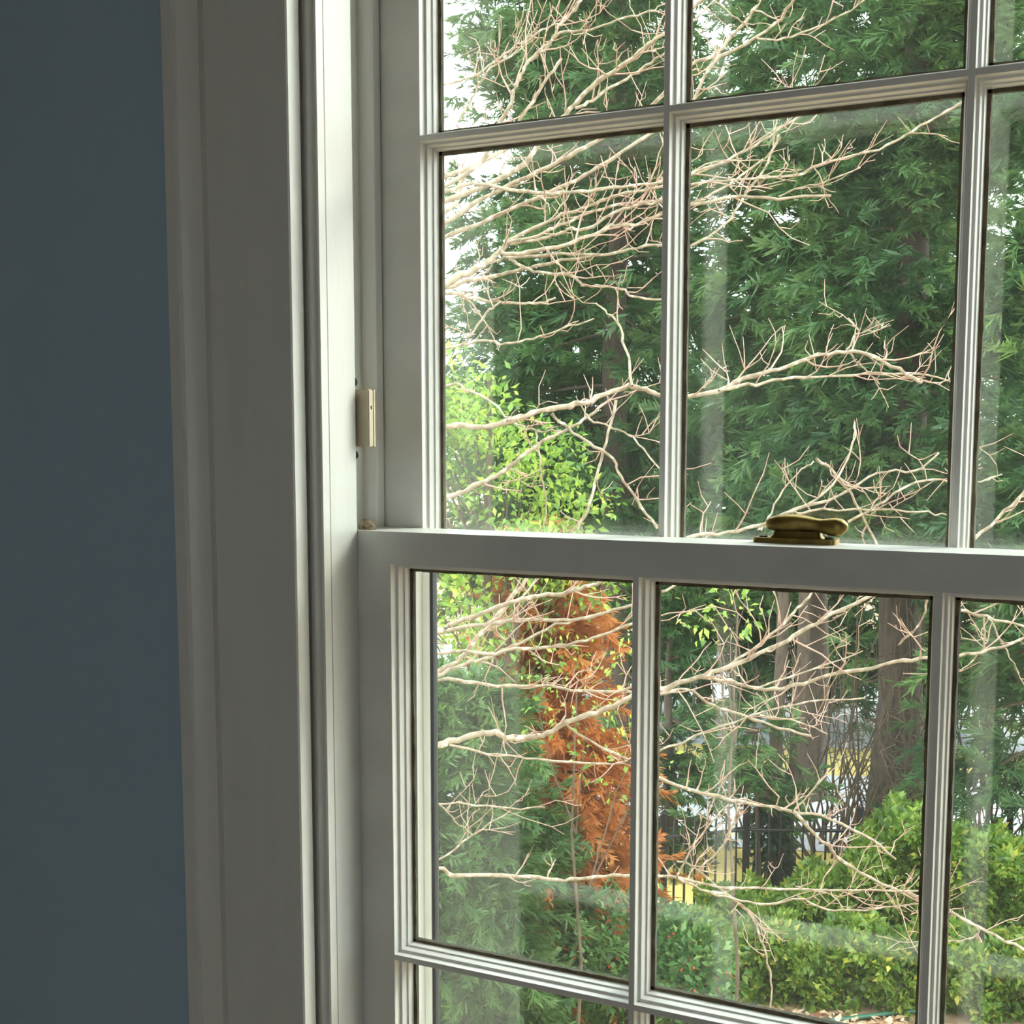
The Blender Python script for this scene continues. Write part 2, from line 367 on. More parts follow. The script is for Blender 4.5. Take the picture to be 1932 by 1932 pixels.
# ------------------------------------------------------------------ brass sash lock on the meeting rail
lk = tag(empty('sash_lock', (.136, .046, 0)), 'aged brass sash lock with rounded lever on the meeting rail', 'sash lock')
yb0, yb1 = .036, .058
pl = MB().prism_z([(.0985, yb0+.004)]+arc(.1020, yb0+.0035, .0035, .0035, 180, 270, 4)+arc(.1695, yb0+.0035, .0035, .0035, 270, 360, 4)+arc(.1695, yb1-.0035, .0035, .0035, 0, 90, 4)+arc(.1020, yb1-.0035, .0035, .0035, 90, 180, 4), 0, .0046)
pl.build('base_plate', 'brass', lk, smooth=40)
def rrect(x0, x1, y0, y1, r, z):
    o = []
    for cx_, cy_, a in ((x0+r, y0+r, 180), (x1-r, y0+r, 270), (x1-r, y1-r, 0), (x0+r, y1-r, 90)):
        o += [(px_, py_, z) for px_, py_ in arc(cx_, cy_, r, r, a, a+90, 4)]
    return o
def loft(loops):
    n = len(loops[0]); mb = MB(); vs = [p for l in loops for p in l]
    fs = [(i*n+k, i*n+(k+1) % n, (i+1)*n+(k+1) % n, (i+1)*n+k) for i in range(len(loops)-1) for k in range(n)]
    return mb.add(vs, fs+[tuple(range(n)), tuple(range((len(loops)-1)*n, len(loops)*n))])
# pedestal flares down to the plate like the photo's concave foot
ped = loft([rrect(.1090, .1625, yb0+.001, yb1-.001, .004, .0040), rrect(.1125, .1600, yb0+.0025, yb1-.0025, .004, .0052), rrect(.1150, .1585, yb0+.0035, yb1-.0035, .004, .0075), rrect(.1160, .1580, yb0+.0040, yb1-.0040, .004, .0108)])
ped.build('pedestal', 'brass', lk, smooth=50)
# lever: broad cam on the left, waist, round finger knob on the right
def lever_section(x):
    # (z low, z high, half depth)
    pts = [(.1085, .0170, .0185, .002), (.1100, .0140, .0215, .008), (.1135, .0115, .0232, .0115), (.1200, .0105, .0252, .0125), (.1290, .0103, .0260, .0125), (.1380, .0106, .0258, .0118),
           (.1450, .0110, .0246, .0100), (.1520, .0112, .0230, .0078), (.1590, .0100, .0222, .0070), (.1660, .0080, .0232, .0082), (.1720, .0072, .0236, .0088), (.1775, .0085, .0222, .0078), (.1812, .0120, .0190, .0050), (.1822, .0148, .0164, .0015)]
    return pts
mb = MB(); secs = lever_section(0); nn = 14; vs = []
for (x, za, zb2, hd) in secs:
    cz, hz = (za+zb2)/2, (zb2-za)/2
    for k in range(nn):
        a = 2*math.pi*k/nn; ca, sa = math.cos(a), math.sin(a)
        ex = .55
        vs.append((x, .046+hd*math.copysign(abs(ca)**ex, ca), cz+hz*math.copysign(abs(sa)**ex, sa)))
fs = [(i*nn+k, i*nn+(k+1) % nn, (i+1)*nn+(k+1) % nn, (i+1)*nn+k) for i in range(len(secs)-1) for k in range(nn)]
mb.add(vs, fs+[tuple(range(nn)), tuple(range((len(secs)-1)*nn, len(secs)*nn))])
mb.build('lever', 'brass', lk, smooth=55)
for x in (.1055, .1655):
    mb = MB(); mb.add([(x+.0040*math.cos(a*math.pi/6), .047+.0040*math.sin(a*math.pi/6), z) for z in (.0046, .0058) for a in range(12)]+[(x, .047, .0064)],
                      [(a, (a+1) % 12, 12+(a+1) % 12, 12+a) for a in range(12)]+[(12+a, 12+(a+1) % 12, 24) for a in range(12)])
    mb.build('screw', 'screw', lk, smooth=50)

# alarm contact on the jamb, a lump of debris on the sash corner, screws in the stop
sn = tag(empty('window_sensor', (-.31, .008, .085)), 'small almond plastic alarm contact fixed beside the upper sash', 'sensor')
MB().box(-.3290, -.2935, .0040, .0125, .0850, .1425).build('body', 'plastic', sn, bevel=.0008)
MB().box(-.3295, -.2930, .0126, .0150, .0850, .1425).build('back_plate', 'plastic', sn)
mb = MB(); mb.add([(-.29335, .0085+.0013*math.cos(a*math.pi/5), .1245+.0022*math.sin(a*math.pi/5)) for a in range(10)]+[(-.2931, .0085+.0009*math.cos(a*math.pi/5), .1245+.0016*math.sin(a*math.pi/5)) for a in range(10)],
                  [(a, (a+1) % 10, 10+(a+1) % 10, 10+a) for a in range(10)]+[tuple(range(10, 20))])
mb.build('screw_hole', 'screw', sn)
mb = MB(); rr = random.Random(3); rows_, cols_ = 7, 12; vs = []
for i in range(rows_+1):
    th = math.pi/2*i/rows_
    for k in range(cols_):
        a = 2*math.pi*k/cols_; r_ = 1+rr.uniform(-.10, .10)
        x = .0100*math.cos(th)**.8*math.cos(a)*r_; y = .0060*math.cos(th)**.8*math.sin(a)*r_
        vs.append((-.3045+x, .0160+y, .0002+.0092*math.sin(th)*(1-.35*x/.010)*r_))
mb.add(vs, [(i*cols_+k, i*cols_+(k+1) % cols_, (i+1)*cols_+(k+1) % cols_, (i+1)*cols_+k) for i in range(rows_) for k in range(cols_)]+[tuple(range(cols_-1, -1, -1)), tuple(range(rows_*cols_, (rows_+1)*cols_))])
tag(mb.build('debris_lump', 'lump', smooth=80), 'small mottled brown lump lying in the corner of the lower sash', 'debris')
for z, lab in ((.1500, 'dark screw head on the jamb just above the alarm contact'), (.0765, 'dark screw head on the jamb just below the alarm contact')):
    mb = MB(); n = 10
    mb.add([(XSTOP-.0045+.0048*math.cos(a*2*math.pi/n), .0016+d, z+.0048*math.sin(a*2*math.pi/n)) for d in (0, .0016) for a in range(n)]+[(XSTOP-.0045, -.0004+.0016, z)],
           [(a, (a+1) % n, n+(a+1) % n, n+a) for a in range(n)]+[(a, 2*n, (a+1) % n) for a in range(n)]+[tuple(range(2*n-1, n-1, -1))])
    tag(mb.build('screw_head', 'screw', smooth=50), lab, 'screw')

# ------------------------------------------------------------------ outdoors: ground, verge, street
def sheet(name, m, pts, z0, nx, ny, amp, seed):
    rr = np.random.default_rng(seed)
    a, b2, c, d = [np.array(p, float) for p in pts]
    u = np.linspace(0, 1, nx); v = np.linspace(0, 1, ny); U, Vv = np.meshgrid(u, v, indexing='ij')
    Q = (a*((1-U)*(1-Vv))[..., None]+b2*(U*(1-Vv))[..., None]+c*(U*Vv)[..., None]+d*((1-U)*Vv)[..., None])
    Z = z0+amp*rr.standard_normal((nx, ny))
    V = np.concatenate([Q, Z[..., None]], 2).reshape(-1, 3)
    i = np.arange(nx-1)[:, None]*ny+np.arange(ny-1)[None]
    i = i.ravel(); T = np.concatenate([np.stack([i, i+ny, i+ny+1], 1), np.stack([i, i+ny+1, i+1], 1)])
    return link(name, mesh_np(name, V, T, smooth=True), m)
struct(sheet('ground', 'litter', [(-60, -30), (60, -30), (60, 90), (-60, 90)], ZG, 120, 120, .012, 1), 'leaf-strewn brown garden ground below the window', 'ground')
def gp(px, D): q = ground(px, D); return (q[0], q[1])
struct(sheet('verge', 'verge', [gp(600, 14.6), gp(2300, 14.6), gp(2300, 17.6), gp(600, 17.6)], ZG+.05, 60, 14, .012, 2), 'dry yellow grass verge behind the fence', 'grass verge')
struct(sheet('road', 'road', [gp(300, 17.5), gp(2600, 17.5), gp(2600, 21.6), gp(300, 21.6)], ZG+.06, 20, 6, 0, 3), 'pale grey street beyond the trees', 'street')
struct(sheet('far_verge', 'verge', [gp(300, 21.6), gp(2600, 21.6), gp(2600, 23.5), gp(300, 23.5)], ZG+.07, 40, 8, .012, 4), 'strip of dry yellow grass on the far side of the street', 'grass verge')
struct(sheet('far_drive', 'road', [gp(300, 23.5), gp(2600, 23.5), gp(2600, 34), gp(300, 34)], ZG+.06, 20, 6, 0, 5), 'pale pavement beyond the far grass strip', 'pavement')

# ------------------------------------------------------------------ foliage builders (numpy)
def unit(a): return a/np.maximum(np.linalg.norm(a, axis=-1, keepdims=True), 1e-9)
def frames(d, rng, roll=1.0):
    """rotation frames whose x axis is d and whose z axis leans to world up with random roll"""
    d = unit(d); up = np.zeros_like(d); up[:, 2] = 1
    y = unit(np.cross(up, d)+1e-6); z = np.cross(d, y)
    a = rng.normal(0, roll, len(d)); ca, sa = np.cos(a)[:, None], np.sin(a)[:, None]
    y2 = y*ca+z*sa; z2 = -y*sa+z*ca
    return np.stack([d, y2, z2], 1)
def stamp(tv, tt, pos, fr, size, tint):
    n, k = len(pos), len(tv)
    V = np.einsum('kj,njm->nkm', tv, fr)*size[:, None, None]+pos[:, None]
    T = tt[None]+(np.arange(n)*k)[:, None, None]
    return V.reshape(-1, 3), T.reshape(-1, 3), np.repeat(tint, k)
def spray_template(seed, nb=26):
    """feathery evergreen tuft: thin tapering branchlets set round a stem, flattened; paler at the tips"""
    rr = random.Random(seed); v, t, c = [], [], []
    def blade(p, d, l, wd):
        p, d = Vector(p), Vector(d).normalized(); q = p+d*l+Vector((0, 0, -.25*l*l)); n = d.cross(Vector((rr.uniform(-.6, .6), rr.uniform(-.6, .6), 1))).normalized()*wd*.5
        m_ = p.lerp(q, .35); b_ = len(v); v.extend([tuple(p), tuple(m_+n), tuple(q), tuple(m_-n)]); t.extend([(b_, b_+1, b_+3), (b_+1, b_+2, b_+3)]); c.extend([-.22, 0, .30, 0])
    for i in range(nb):
        x = .05+.75*rr.random(); a = math.radians(rr.uniform(12, 62)); g = rr.uniform(0, 2*math.pi)
        blade((x, 0, -.12*x*x), (math.cos(a), math.sin(a)*math.cos(g), math.sin(a)*math.sin(g)*.55), (.62-.40*x)*rr.uniform(.6, 1.1), rr.uniform(.05, .085))
    return np.array(v), np.array(t), np.array(c)
SPR = [spray_template(i) for i in range(4)]
def leaf_template(wd=.5, fold=.18, bend=.12):
    v = np.array([(0, 0, 0), (.42, wd*.5, fold*.5), (1, 0, -bend), (.42, -wd*.5, fold*.5), (.45, 0, 0)])
    t = np.array([(0, 4, 1), (1, 4, 2), (0, 3, 4), (3, 2, 4)]); return v, t
LEAF = leaf_template()
def tube_np(pts, rad, sides=5):
    pts = np.asarray(pts, float); n = len(pts); rad = np.broadcast_to(np.asarray(rad, float), (n,))
    tg = unit(np.gradient(pts, axis=0)); ref = np.array((.31, .17, .93)); a = unit(np.cross(tg, ref)); b_ = np.cross(tg, a)
    g = np.arange(sides)*2*np.pi/sides
    V = pts[:, None]+(a[:, None]*np.cos(g)[None, :, None]+b_[:, None]*np.sin(g)[None, :, None])*rad[:, None, None]
    i = (np.arange(n-1)[:, None]*sides+np.arange(sides)[None]).ravel(); j = (np.arange(n-1)[:, None]*sides+(np.arange(sides)+1)[None] % sides).ravel()
    T = np.concatenate([np.stack([i, i+sides, j+sides], 1), np.stack([i, j+sides, j], 1)])
    return V.reshape(-1, 3), T
def merge(parts):
    Vs, Ts, b_ = [], [], 0
    for V, T in parts: Vs.append(V); Ts.append(T+b_); b_ += len(V)
    return np.concatenate(Vs), np.concatenate(Ts)

def conifer(name, px, D, h, rad, base, label, m='conifer', n=3200, seed=1, size=.42, trunk_r=.2, lean=0, group='evergreen trees behind the garden', power=.7, boughs=None, droop=.25, bark='bark', tmin=0, tmax=1):
    rng = np.random.default_rng(seed); g0 = ground(px, D)
    root = tag(empty(name, tuple(g0)), label, 'tree', group)
    zz = np.linspace(0, h*.97, 9); tp = np.stack([lean*(zz/h)+.04*np.sin(zz*1.3+seed), .03*np.cos(zz+seed), zz], 1)
    V, T = tube_np(tp, trunk_r*(1-.85*zz/h)*(1+.35*np.exp(-zz*2.2)), 9)
    link('trunk', mesh_np('trunk', V+g0, T, smooth=True), bark, root)
    nb = boughs or max(30, n//26)
    t = rng.random(nb)**1.15; hb = base+(h-base)*t*.98
    R_ = rad*np.clip((1-t), .02, 1)**power*rng.uniform(.65, 1.12, nb)
    az = rng.random(nb)*2*np.pi
    per = n//nb; idx = np.repeat(np.arange(nb), per)
    s_ = 1-rng.random(len(idx))**1.5*.75
    tilt = .35*t+rng.normal(0, .12, nb)-droop*(1-t)
    rr_ = R_[idx]*s_; dx, dy = np.cos(az)[idx], np.sin(az)[idx]
    cx_ = np.interp(hb, zz, tp[:, 0])[idx]
    pos = np.stack([cx_+dx*rr_, dy*rr_, hb[idx]+rr_*tilt[idx]-.10*rr_**2/np.maximum(rad, .5)], 1)
    sp = .10+.22*s_*np.minimum(1, R_[idx])
    pos += rng.normal(0, 1, pos.shape)*sp[:, None]*np.array((1, 1, .6))
    pos[:, 2] = np.maximum(pos[:, 2], .1)
    side = rng.normal(0, .75, len(idx)); ca, sa = np.cos(side), np.sin(side)
    d = np.stack([dx*ca-dy*sa, dx*sa+dy*ca, rng.normal(-.08-droop*.6, .35, len(idx))+.5*t[idx]], 1)
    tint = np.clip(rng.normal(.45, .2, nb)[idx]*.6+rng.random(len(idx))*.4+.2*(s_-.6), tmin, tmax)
    Vs, Ts, Cs, b_ = [], [], [], 0
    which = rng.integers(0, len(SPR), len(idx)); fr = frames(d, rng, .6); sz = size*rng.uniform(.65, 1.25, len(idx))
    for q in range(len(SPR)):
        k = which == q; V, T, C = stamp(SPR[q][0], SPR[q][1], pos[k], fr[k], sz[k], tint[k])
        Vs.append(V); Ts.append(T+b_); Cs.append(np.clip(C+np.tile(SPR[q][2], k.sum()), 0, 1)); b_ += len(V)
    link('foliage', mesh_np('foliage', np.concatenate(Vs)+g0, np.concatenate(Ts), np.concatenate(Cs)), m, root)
    # boughs carrying the sprays
    bt = []
    for k in range(min(nb, 90)):
        rr2 = np.linspace(0, R_[k]*.85, 4); cxk = np.interp(hb[k], zz, tp[:, 0])
        bt.append(tube_np(np.stack([cxk+np.cos(az[k])*rr2, np.sin(az[k])*rr2, hb[k]+rr2*tilt[k]-.10*rr2**2/max(rad, .5)], 1)+g0, .035*np.linspace(1, .25, 4), 4))
    V, T = merge(bt); tag(link('boughs', mesh_np('boughs', V, T), 'stem', root), kind='stuff')
    return root
GRP = 'evergreen trees behind the garden'
conifer('conifer', 1062, 23, 17.5, 2.5, 3.0, 'tall dark evergreen at far left, beside the gap of white sky', n=5600, seed=21, size=0.52, trunk_r=.28)
conifer('conifer', 1160, 20.5, 17, 2.5, 3.4, 'tall dark evergreen filling the top middle behind the bare branches', n=5200, seed=22, size=0.5, trunk_r=.25)
conifer('conifer', 1420, 25, 14.0, 2.4, 4.5, 'paler distant evergreen with sky showing through, between the dense dark ones', n=800, seed=23, size=0.55, trunk_r=.25, m='conifer')
conifer('conifer', 1540, 18.5, 16.5, 2.1, 4.6, 'dense dark evergreen with a bare brown trunk below its skirt, right of centre', n=6500, seed=24, size=0.46, trunk_r=.2)
conifer('conifer', 1705, 16.5, 15.5, 1.75, 4.0, 'dense evergreen on the thickest brown trunk behind the hedge', n=6500, seed=25, size=0.42, trunk_r=.29)
conifer('conifer', 2030, 14.8, 13, 1.35, 1.5, 'dark evergreen at the right edge, leafy down to the hedge', n=5200, seed=26, size=0.4, trunk_r=.2)
conifer('conifer', 1272, 15.6, 3.9, .5, .25, 'low dark evergreen right of the orange dead tree', n=900, seed=27, size=0.32, trunk_r=.08)
conifer('conifer', 870, 10.4, 3.1, .85, .1, 'small feathery green evergreen at lower left in front of the fence', m='conifer_light', n=3300, seed=28, size=0.28, trunk_r=.05)
conifer('conifer', 1015, 11.2, 1.75, .48, .1, 'small feathery green evergreen at the foot of the orange dead tree', m='conifer_light', n=1200, seed=29, size=0.25, trunk_r=.05)
conifer('conifer', 1100, 30, 13, 3.4, .6, 'distant evergreen closing the view behind the left trees', n=2300, seed=30, size=0.8, trunk_r=.25)
conifer('conifer', 1760, 31, 15, 3.6, 5.0, 'distant evergreen high behind the right-hand trunks', n=2000, seed=31, size=0.8, trunk_r=.25)
conifer('conifer', 1440, 13.95, 2.15, .55, 1.3, 'young evergreen with one bright low bough beside the ivy trunk', m='conifer_light', n=320, seed=33, size=0.28, trunk_r=.035)
conifer('dead_conifer', 1055, 12.0, 4.15, .86, .3, 'dead conifer with rust-orange foliage behind the lower left pane', m='orange', n=3800, seed=32, size=0.3, trunk_r=.07, lean=-.12, group=None, droop=.35)

# broadleaf evergreen tree with lime leaves, upper left
def broadleaf(name, px, D, blobs, nl, label, cat, m, size, seed, stems=6, leaf=LEAF, group=None, h=None, droop=.1, berries=0):
    rng = np.random.default_rng(seed); g0 = ground(px, D); root = tag(empty(name, tuple(g0)), label, cat, group)
    pos, dr = [], []; stem = []
    tot = sum(b_[3]*b_[4] for b_ in blobs)
    for (bx, by, bz, br, bh) in blobs:
        k = int(nl*br*bh/tot); u = unit(rng.normal(0, 1, (k, 3))); f = rng.random(k)**.5*.65+.38
        p = u*f[:, None]*np.array((br, br, bh))+np.array((bx, by, bz)); p += rng.normal(0, .04, p.shape)
        pos.append(p); dr.append(u+rng.normal(0, .7, u.shape)+np.array((0, 0, -droop)))
        for q in range(stems):
            e = np.array((bx, by, bz))+unit(rng.normal(0, 1, 3))*np.array((br, br, bh))*.8
            s0 = np.array((0, 0, bz*.3)) if bz < 1.5 else np.array((bx*.3, by*.3, max(.5, bz-bh-.7))); mid = (s0+e)/2+rng.normal(0, .1, 3)*br; mid[2] -= .1*bh
            stem.append(tube_np(np.array([s0, mid, (mid+e)/2+rng.normal(0, .03, 3), e])+g0, np.linspace(.028, .006, 4)*(.42 if len(blobs) > 5 else .3), 4))
    top = max(b_[2] for b_ in blobs)
    if top > 1.5: stem.append(tube_np(np.array([(0, 0, 0), (.05, 0, top*.35), (-.05, .03, top*.65), (0, 0, top)])+g0, np.array((.07, .06, .045, .02)) if top > 4.5 else np.array((.014, .012, .010, .006)), 7))
    pos = np.concatenate(pos); dr = np.concatenate(dr); pos[:, 2] = np.maximum(pos[:, 2], .05)
    cl = rng.normal(0, 1, (40, 3)); tint = np.clip(rng.beta(2, 2.2, len(pos))+.12*np.sin(pos[:, 0]*5+pos[:, 2]*4), 0, 1)
    V, T, C = stamp(leaf[0], leaf[1], pos+g0, frames(dr, rng, 1.0), size*rng.uniform(.6, 1.25, len(pos)), tint)
    V2, T2 = merge(stem); tag(link('stems', mesh_np('stems', V2, T2), 'stem', root), kind='stuff')
    tag(link('foliage', mesh_np('foliage', V, T, C), m, root), kind='stuff')
    return root, pos+g0
bl = random.Random(5)
blobs = [(bl.uniform(-1.0, .75), bl.uniform(-.5, .5), bl.uniform(3.0, 5.35), bl.uniform(.16, .34), bl.uniform(.14, .30)) for _ in range(44)]
blobs = [q for q in blobs if not (q[0] > .2 and q[2] > 5.0)]+[(-.5, 0, 5.5, .35, .3), (-.2, 0, 5.2, .3, .3), (.6, .1, 4.3, .3, .3), (.5, .1, 4.0, .25, .25)]
broadleaf('broadleaf_tree', 925, 11.6, blobs, 5200, 'lime-green broadleaf evergreen tree behind the bare branches at left', 'tree', 'lime', .085, 41, stems=1)
broadleaf('broadleaf_shrub', 1395, 9.0, [(0, 0, 3.82, .20, .17), (-.28, .1, 3.72, .14, .12)], 75, 'sprig of bright green leaves just under the meeting rail, middle pane', 'shrub', 'lime', .07, 43, stems=3)
broadleaf('broadleaf_shrub', 1090, 9.6, [(0, 0, 3.2, .5, .4), (.35, 0, 2.7, .35, .3)], 230, 'thin pale green leafy shrub in front of the orange tree', 'shrub', 'lime', .06, 44, stems=2)
hr, hp = broadleaf('holly_shrub', 1190, 11.0, [(0, 0, .62, .62, .5), (.45, .1, .55, .5, .45), (-.3, 0, .4, .4, .35)], 5200, 'holly shrub with red berries at the left end of the hedge', 'shrub', 'holly', .085, 45, stems=8, droop=-.1)
sph_v = np.array([(1, 0, 0), (-1, 0, 0), (0, 1, 0), (0, -1, 0), (0, 0, 1), (0, 0, -1)], float); sph_t = np.array([(0, 2, 4), (2, 1, 4), (1, 3, 4), (3, 0, 4), (2, 0, 5), (1, 2, 5), (3, 1, 5), (0, 3, 5)])
k = NR.choice(len(hp), 130, replace=False); V, T, C = stamp(sph_v, sph_t, hp[k], np.repeat(np.eye(3)[None], 130, 0), np.full(130, .016), np.zeros(130))
tag(link('berries', mesh_np('berries', V, T, smooth=True), 'berry', hr), kind='stuff')

# clipped hedges: leaves over the surface of a rounded box that follows a line on the ground
def hedge(name, line, thick, heights, nl, label, m, size, seed, group='garden hedges', yellow=0.0):
    rng = np.random.default_rng(seed); line = np.array([ground(*q)[:2] for q in line]); hs = np.array(heights)
    g0 = np.array((line[0][0], line[0][1], ZG)); root = tag(empty(name, tuple(g0)), label, 'hedge', group)
    seg = np.linalg.norm(np.diff(line, axis=0), axis=1); cum = np.r_[0, np.cumsum(seg)]
    s_ = rng.random(nl)*cum[-1]
    def onl(s): return np.stack([np.interp(s, cum, line[:, i]) for i in (0, 1)], 1)
    c = onl(s_); c2 = onl(np.minimum(s_+.05, cum[-1])); c1 = onl(np.maximum(s_-.05, 0)); tg = unit(c2-c1); nrm = np.stack([tg[:, 1], -tg[:, 0]], 1)
    H = np.interp(s_, cum, hs)*(1+.05*np.sin(s_*3.1+seed)+.04*np.sin(s_*7.7))
    per = 2*H+thick; u = rng.random(nl)*per
    side = np.where(u < H, 0, np.where(u < H+thick, 1, 2))
    depth = rng.random(nl)**1.7*.22
    x = np.where(side == 0, thick/2-depth, np.where(side == 1, u-H-thick/2, -thick/2+depth))
    z = np.where(side == 0, u, np.where(side == 1, H-depth, per-u))
    lump = .06*np.sin(s_*9+z*6)+.05*np.sin(s_*17-z*11+x*8)+.03*np.sin(s_*31+z*23)
    nv = np.zeros((nl, 3)); nv[:, :2] = nrm*np.where(side == 0, 1, np.where(side == 2, -1, 0))[:, None]; nv[:, 2] = (side == 1)
    # round the shoulders
    e = np.clip((np.abs(x)-(thick/2-.18))/.18, 0, 1)*np.clip((z-(H-.18))/.18, 0, 1); z = z-.10*e
    pos = np.stack([c[:, 0]+nrm[:, 0]*x, c[:, 1]+nrm[:, 1]*x, ZG+z], 1)+nv*lump[:, None]
    pos[:, 2] = np.maximum(pos[:, 2], ZG+.03)
    d = nv+rng.normal(0, .75, (nl, 3))+np.array((0, 0, .25))
    tint = np.clip(rng.normal(.42, .17, nl)+.5*lump/.1*.25, 0, .82); yy = rng.random(nl) < yellow; tint[yy] = rng.uniform(.85, 1, yy.sum())
    V, T, C = stamp(LEAF[0], LEAF[1], pos, frames(d, rng, 1.0), size*rng.uniform(.6, 1.25, nl), tint)
    tag(link('foliage', mesh_np('foliage', V, T, C), m, root), kind='stuff')
    st = []
    for q in range(int(cum[-1]*9)):
        s0 = np.array([rng.random()*cum[-1]]); a = onl(s0)[0]; hh = np.interp(s0, cum, hs)[0]
        off = rng.normal(0, thick*.16, (4, 2)); zz = np.linspace(0, hh*.9, 4)
        st.append(tube_np(np.stack([a[0]+off[:, 0], a[1]+off[:, 1], ZG+zz], 1), np.linspace(.016, .006, 4), 4))
    V, T = merge(st); tag(link('stems', mesh_np('stems', V, T), 'stem', root), kind='stuff')
    return root
hedge('hedge', [(1235, 11.7), (1500, 11.95), (1760, 12.1), (2150, 12.3)], .75, (.62, .60, .58, .62), 30000, 'low clipped hedge with yellow-flecked leaves at the front of the garden', 'hedge', .085, 51, yellow=.07)
hedge('hedge', [(1330, 12.95), (1480, 12.98), (1600, 13.0), (1700, 13.05), (1880, 13.15), (2150, 13.3)], .9, (.45, .55, .85, 1.35, 1.2, 1.25), 34000, 'taller leafy hedge behind the low one, rising to the right', 'hedge', .09, 52, yellow=.03)

# ivy-clad double trunk
def trunk(name, pts, r0, r1, label, cat='tree trunk', parent=None, m='bark'):
    pts = np.array(pts); n = 10; tt = np.linspace(0, 1, n); q = np.stack([np.interp(tt, np.linspace(0, 1, len(pts)), pts[:, i]) for i in range(3)], 1)
    V, T = tube_np(q, np.linspace(r0, r1, n)*(1+.3*np.exp(-tt*n*.8)), 10)
    o = link(name, mesh_np(name, V, T, smooth=True), m, parent)
    return o
for i, (px_, D_, hh_, lab_) in enumerate(((1330, 23.2, 7.2, 'leafy evergreen shrub across the street, left of the ivy trunk'), (1530, 22.6, 6.6, 'leafy evergreen shrub across the street, between the ivy trunk and the thickest trunk'),
                                       (1700, 23.4, 7.4, 'leafy evergreen shrub across the street, behind the thickest trunk'), (1885, 22.8, 6.8, 'leafy evergreen shrub across the street, at the right edge'))):
    conifer('evergreen_shrub', px_, D_, hh_, 1.3, .95, lab_, n=1500, seed=70+i, size=.55, trunk_r=.12, group='evergreen shrubs across the street', power=.45)
iv = tag(empty('ivy_tree', tuple(ground(1470, 14.2))), 'forked brown trunk wrapped in dark ivy at its foot, behind the fence', 'tree')
trunk('trunk', [ground(1468, 14.2), at(1466, 1560, 14.2), at(1462, 1400, 14.2), at(1475, 1250, 14.3), at(1480, 1040, 14.5)], .08, .06, '', parent=iv)
trunk('trunk', [ground(1476, 14.25), at(1482, 1560, 14.2), at(1505, 1420, 14.3), at(1515, 1250, 14.5), at(1522, 1040, 14.8)], .082, .065, '', parent=iv)
rng = np.random.default_rng(61); n = 1500; hh = rng.random(n)**.8*1.45; a = rng.random(n)*2*np.pi; rr_ = (.10+.07*rng.random(n))*(1.25-.28*hh)
g0 = ground(1473, 14.2); pos = np.stack([g0[0]+np.cos(a)*rr_, g0[1]+np.sin(a)*rr_, ZG+hh], 1)
V, T, C = stamp(LEAF[0], LEAF[1], pos, frames(np.stack([np.cos(a), np.sin(a), -.5+0*a], 1)+rng.normal(0, .5, (n, 3)), rng, 1), rng.uniform(.07, .13, n), rng.random(n))
tag(link('ivy', mesh_np('ivy', V, T, C), 'ivy', iv), kind='stuff')
# thicket of thin dark stems and drooping twigs under the evergreens
th = tag(empty('thicket', tuple(ground(1560, 15.6))), 'thicket of thin bare dark stems between the trunks', 'thicket')
tw = []
for i in range(110):
    px = rng.uniform(1530, 1930) if i % 9 else rng.uniform(1290, 1930); D = rng.uniform(14.9, 16.8); a0 = ground(px, D); hgt = rng.uniform(1.2, 3.6); l = rng.normal(0, .5, 2)
    zz = np.linspace(0, 1, 6); cv = rng.normal(0, .10, (6, 2)).cumsum(0)
    tw.append(tube_np(np.stack([a0[0]+l[0]*zz+cv[:, 0], a0[1]+l[1]*zz+cv[:, 1], ZG+hgt*zz], 1), np.linspace(.018, .004, 6), 4))
    for q in range(4):
        t0 = rng.uniform(.3, .95); p0 = np.array((a0[0]+l[0]*t0, a0[1]+l[1]*t0, ZG+hgt*t0)); e = p0+rng.normal(0, .35, 3)+np.array((0, 0, -.1))
        tw.append(tube_np(np.stack([p0, (p0+e)/2+rng.normal(0, .06, 3), e]), np.linspace(.009, .003, 3), 3))
V, T = merge(tw); tag(link('stems', mesh_np('stems', V, T), 'stem', th), kind='stuff')

# ------------------------------------------------------------------ black iron fence: every picket a part of its own
fl = [ground(*q) for q in ((700, 10.9), (850, 11.3), (1080, 12.3), (1260, 13.35), (1420, 13.75), (1640, 13.95), (1930, 14.2), (2100, 14.3))]
fence = tag(empty('iron_fence', tuple(fl[0])), 'black iron picket fence with two rails behind the hedge', 'fence')
FH = 1.12
pk = MB(); pk.box(-.009, .009, -.009, .009, 0, FH-.03); pk.add([(-.009, -.009, FH-.03), (.009, -.009, FH-.03), (.009, .009, FH-.03), (-.009, .009, FH-.03), (0, 0, FH+.03)], [(0, 1, 4), (1, 2, 4), (2, 3, 4), (3, 0, 4)])
me = bpy.data.meshes.new('picket'); me.from_pydata(pk.v, [], pk.f); me.materials.append(M['iron'])
for i in range(len(fl)-1):
    a, b2 = fl[i], fl[i+1]; d = b2-a; l = np.linalg.norm(d); n = max(1, round(l/.118)); ang = math.atan2(d[1], d[0])
    for q in range(n):
        p = a+d*q/n; o = bpy.data.objects.new('picket', me); COL.objects.link(o); o.parent = fence
        o.location = Vector(p)-fence.location; o.rotation_euler = (0, 0, ang)
    for z in (.16, FH-.17):
        V, T = tube_np(np.array([a, (a+b2)/2, b2])+np.array((0, 0, z)), .019, 4); link('rail', mesh_np('rail', V, T), 'iron', fence)
    pb = MB(); pb.box(a[0]-.03, a[0]+.03, a[1]-.03, a[1]+.03, ZG, ZG+FH+.08); pb.build('post', 'iron', fence)

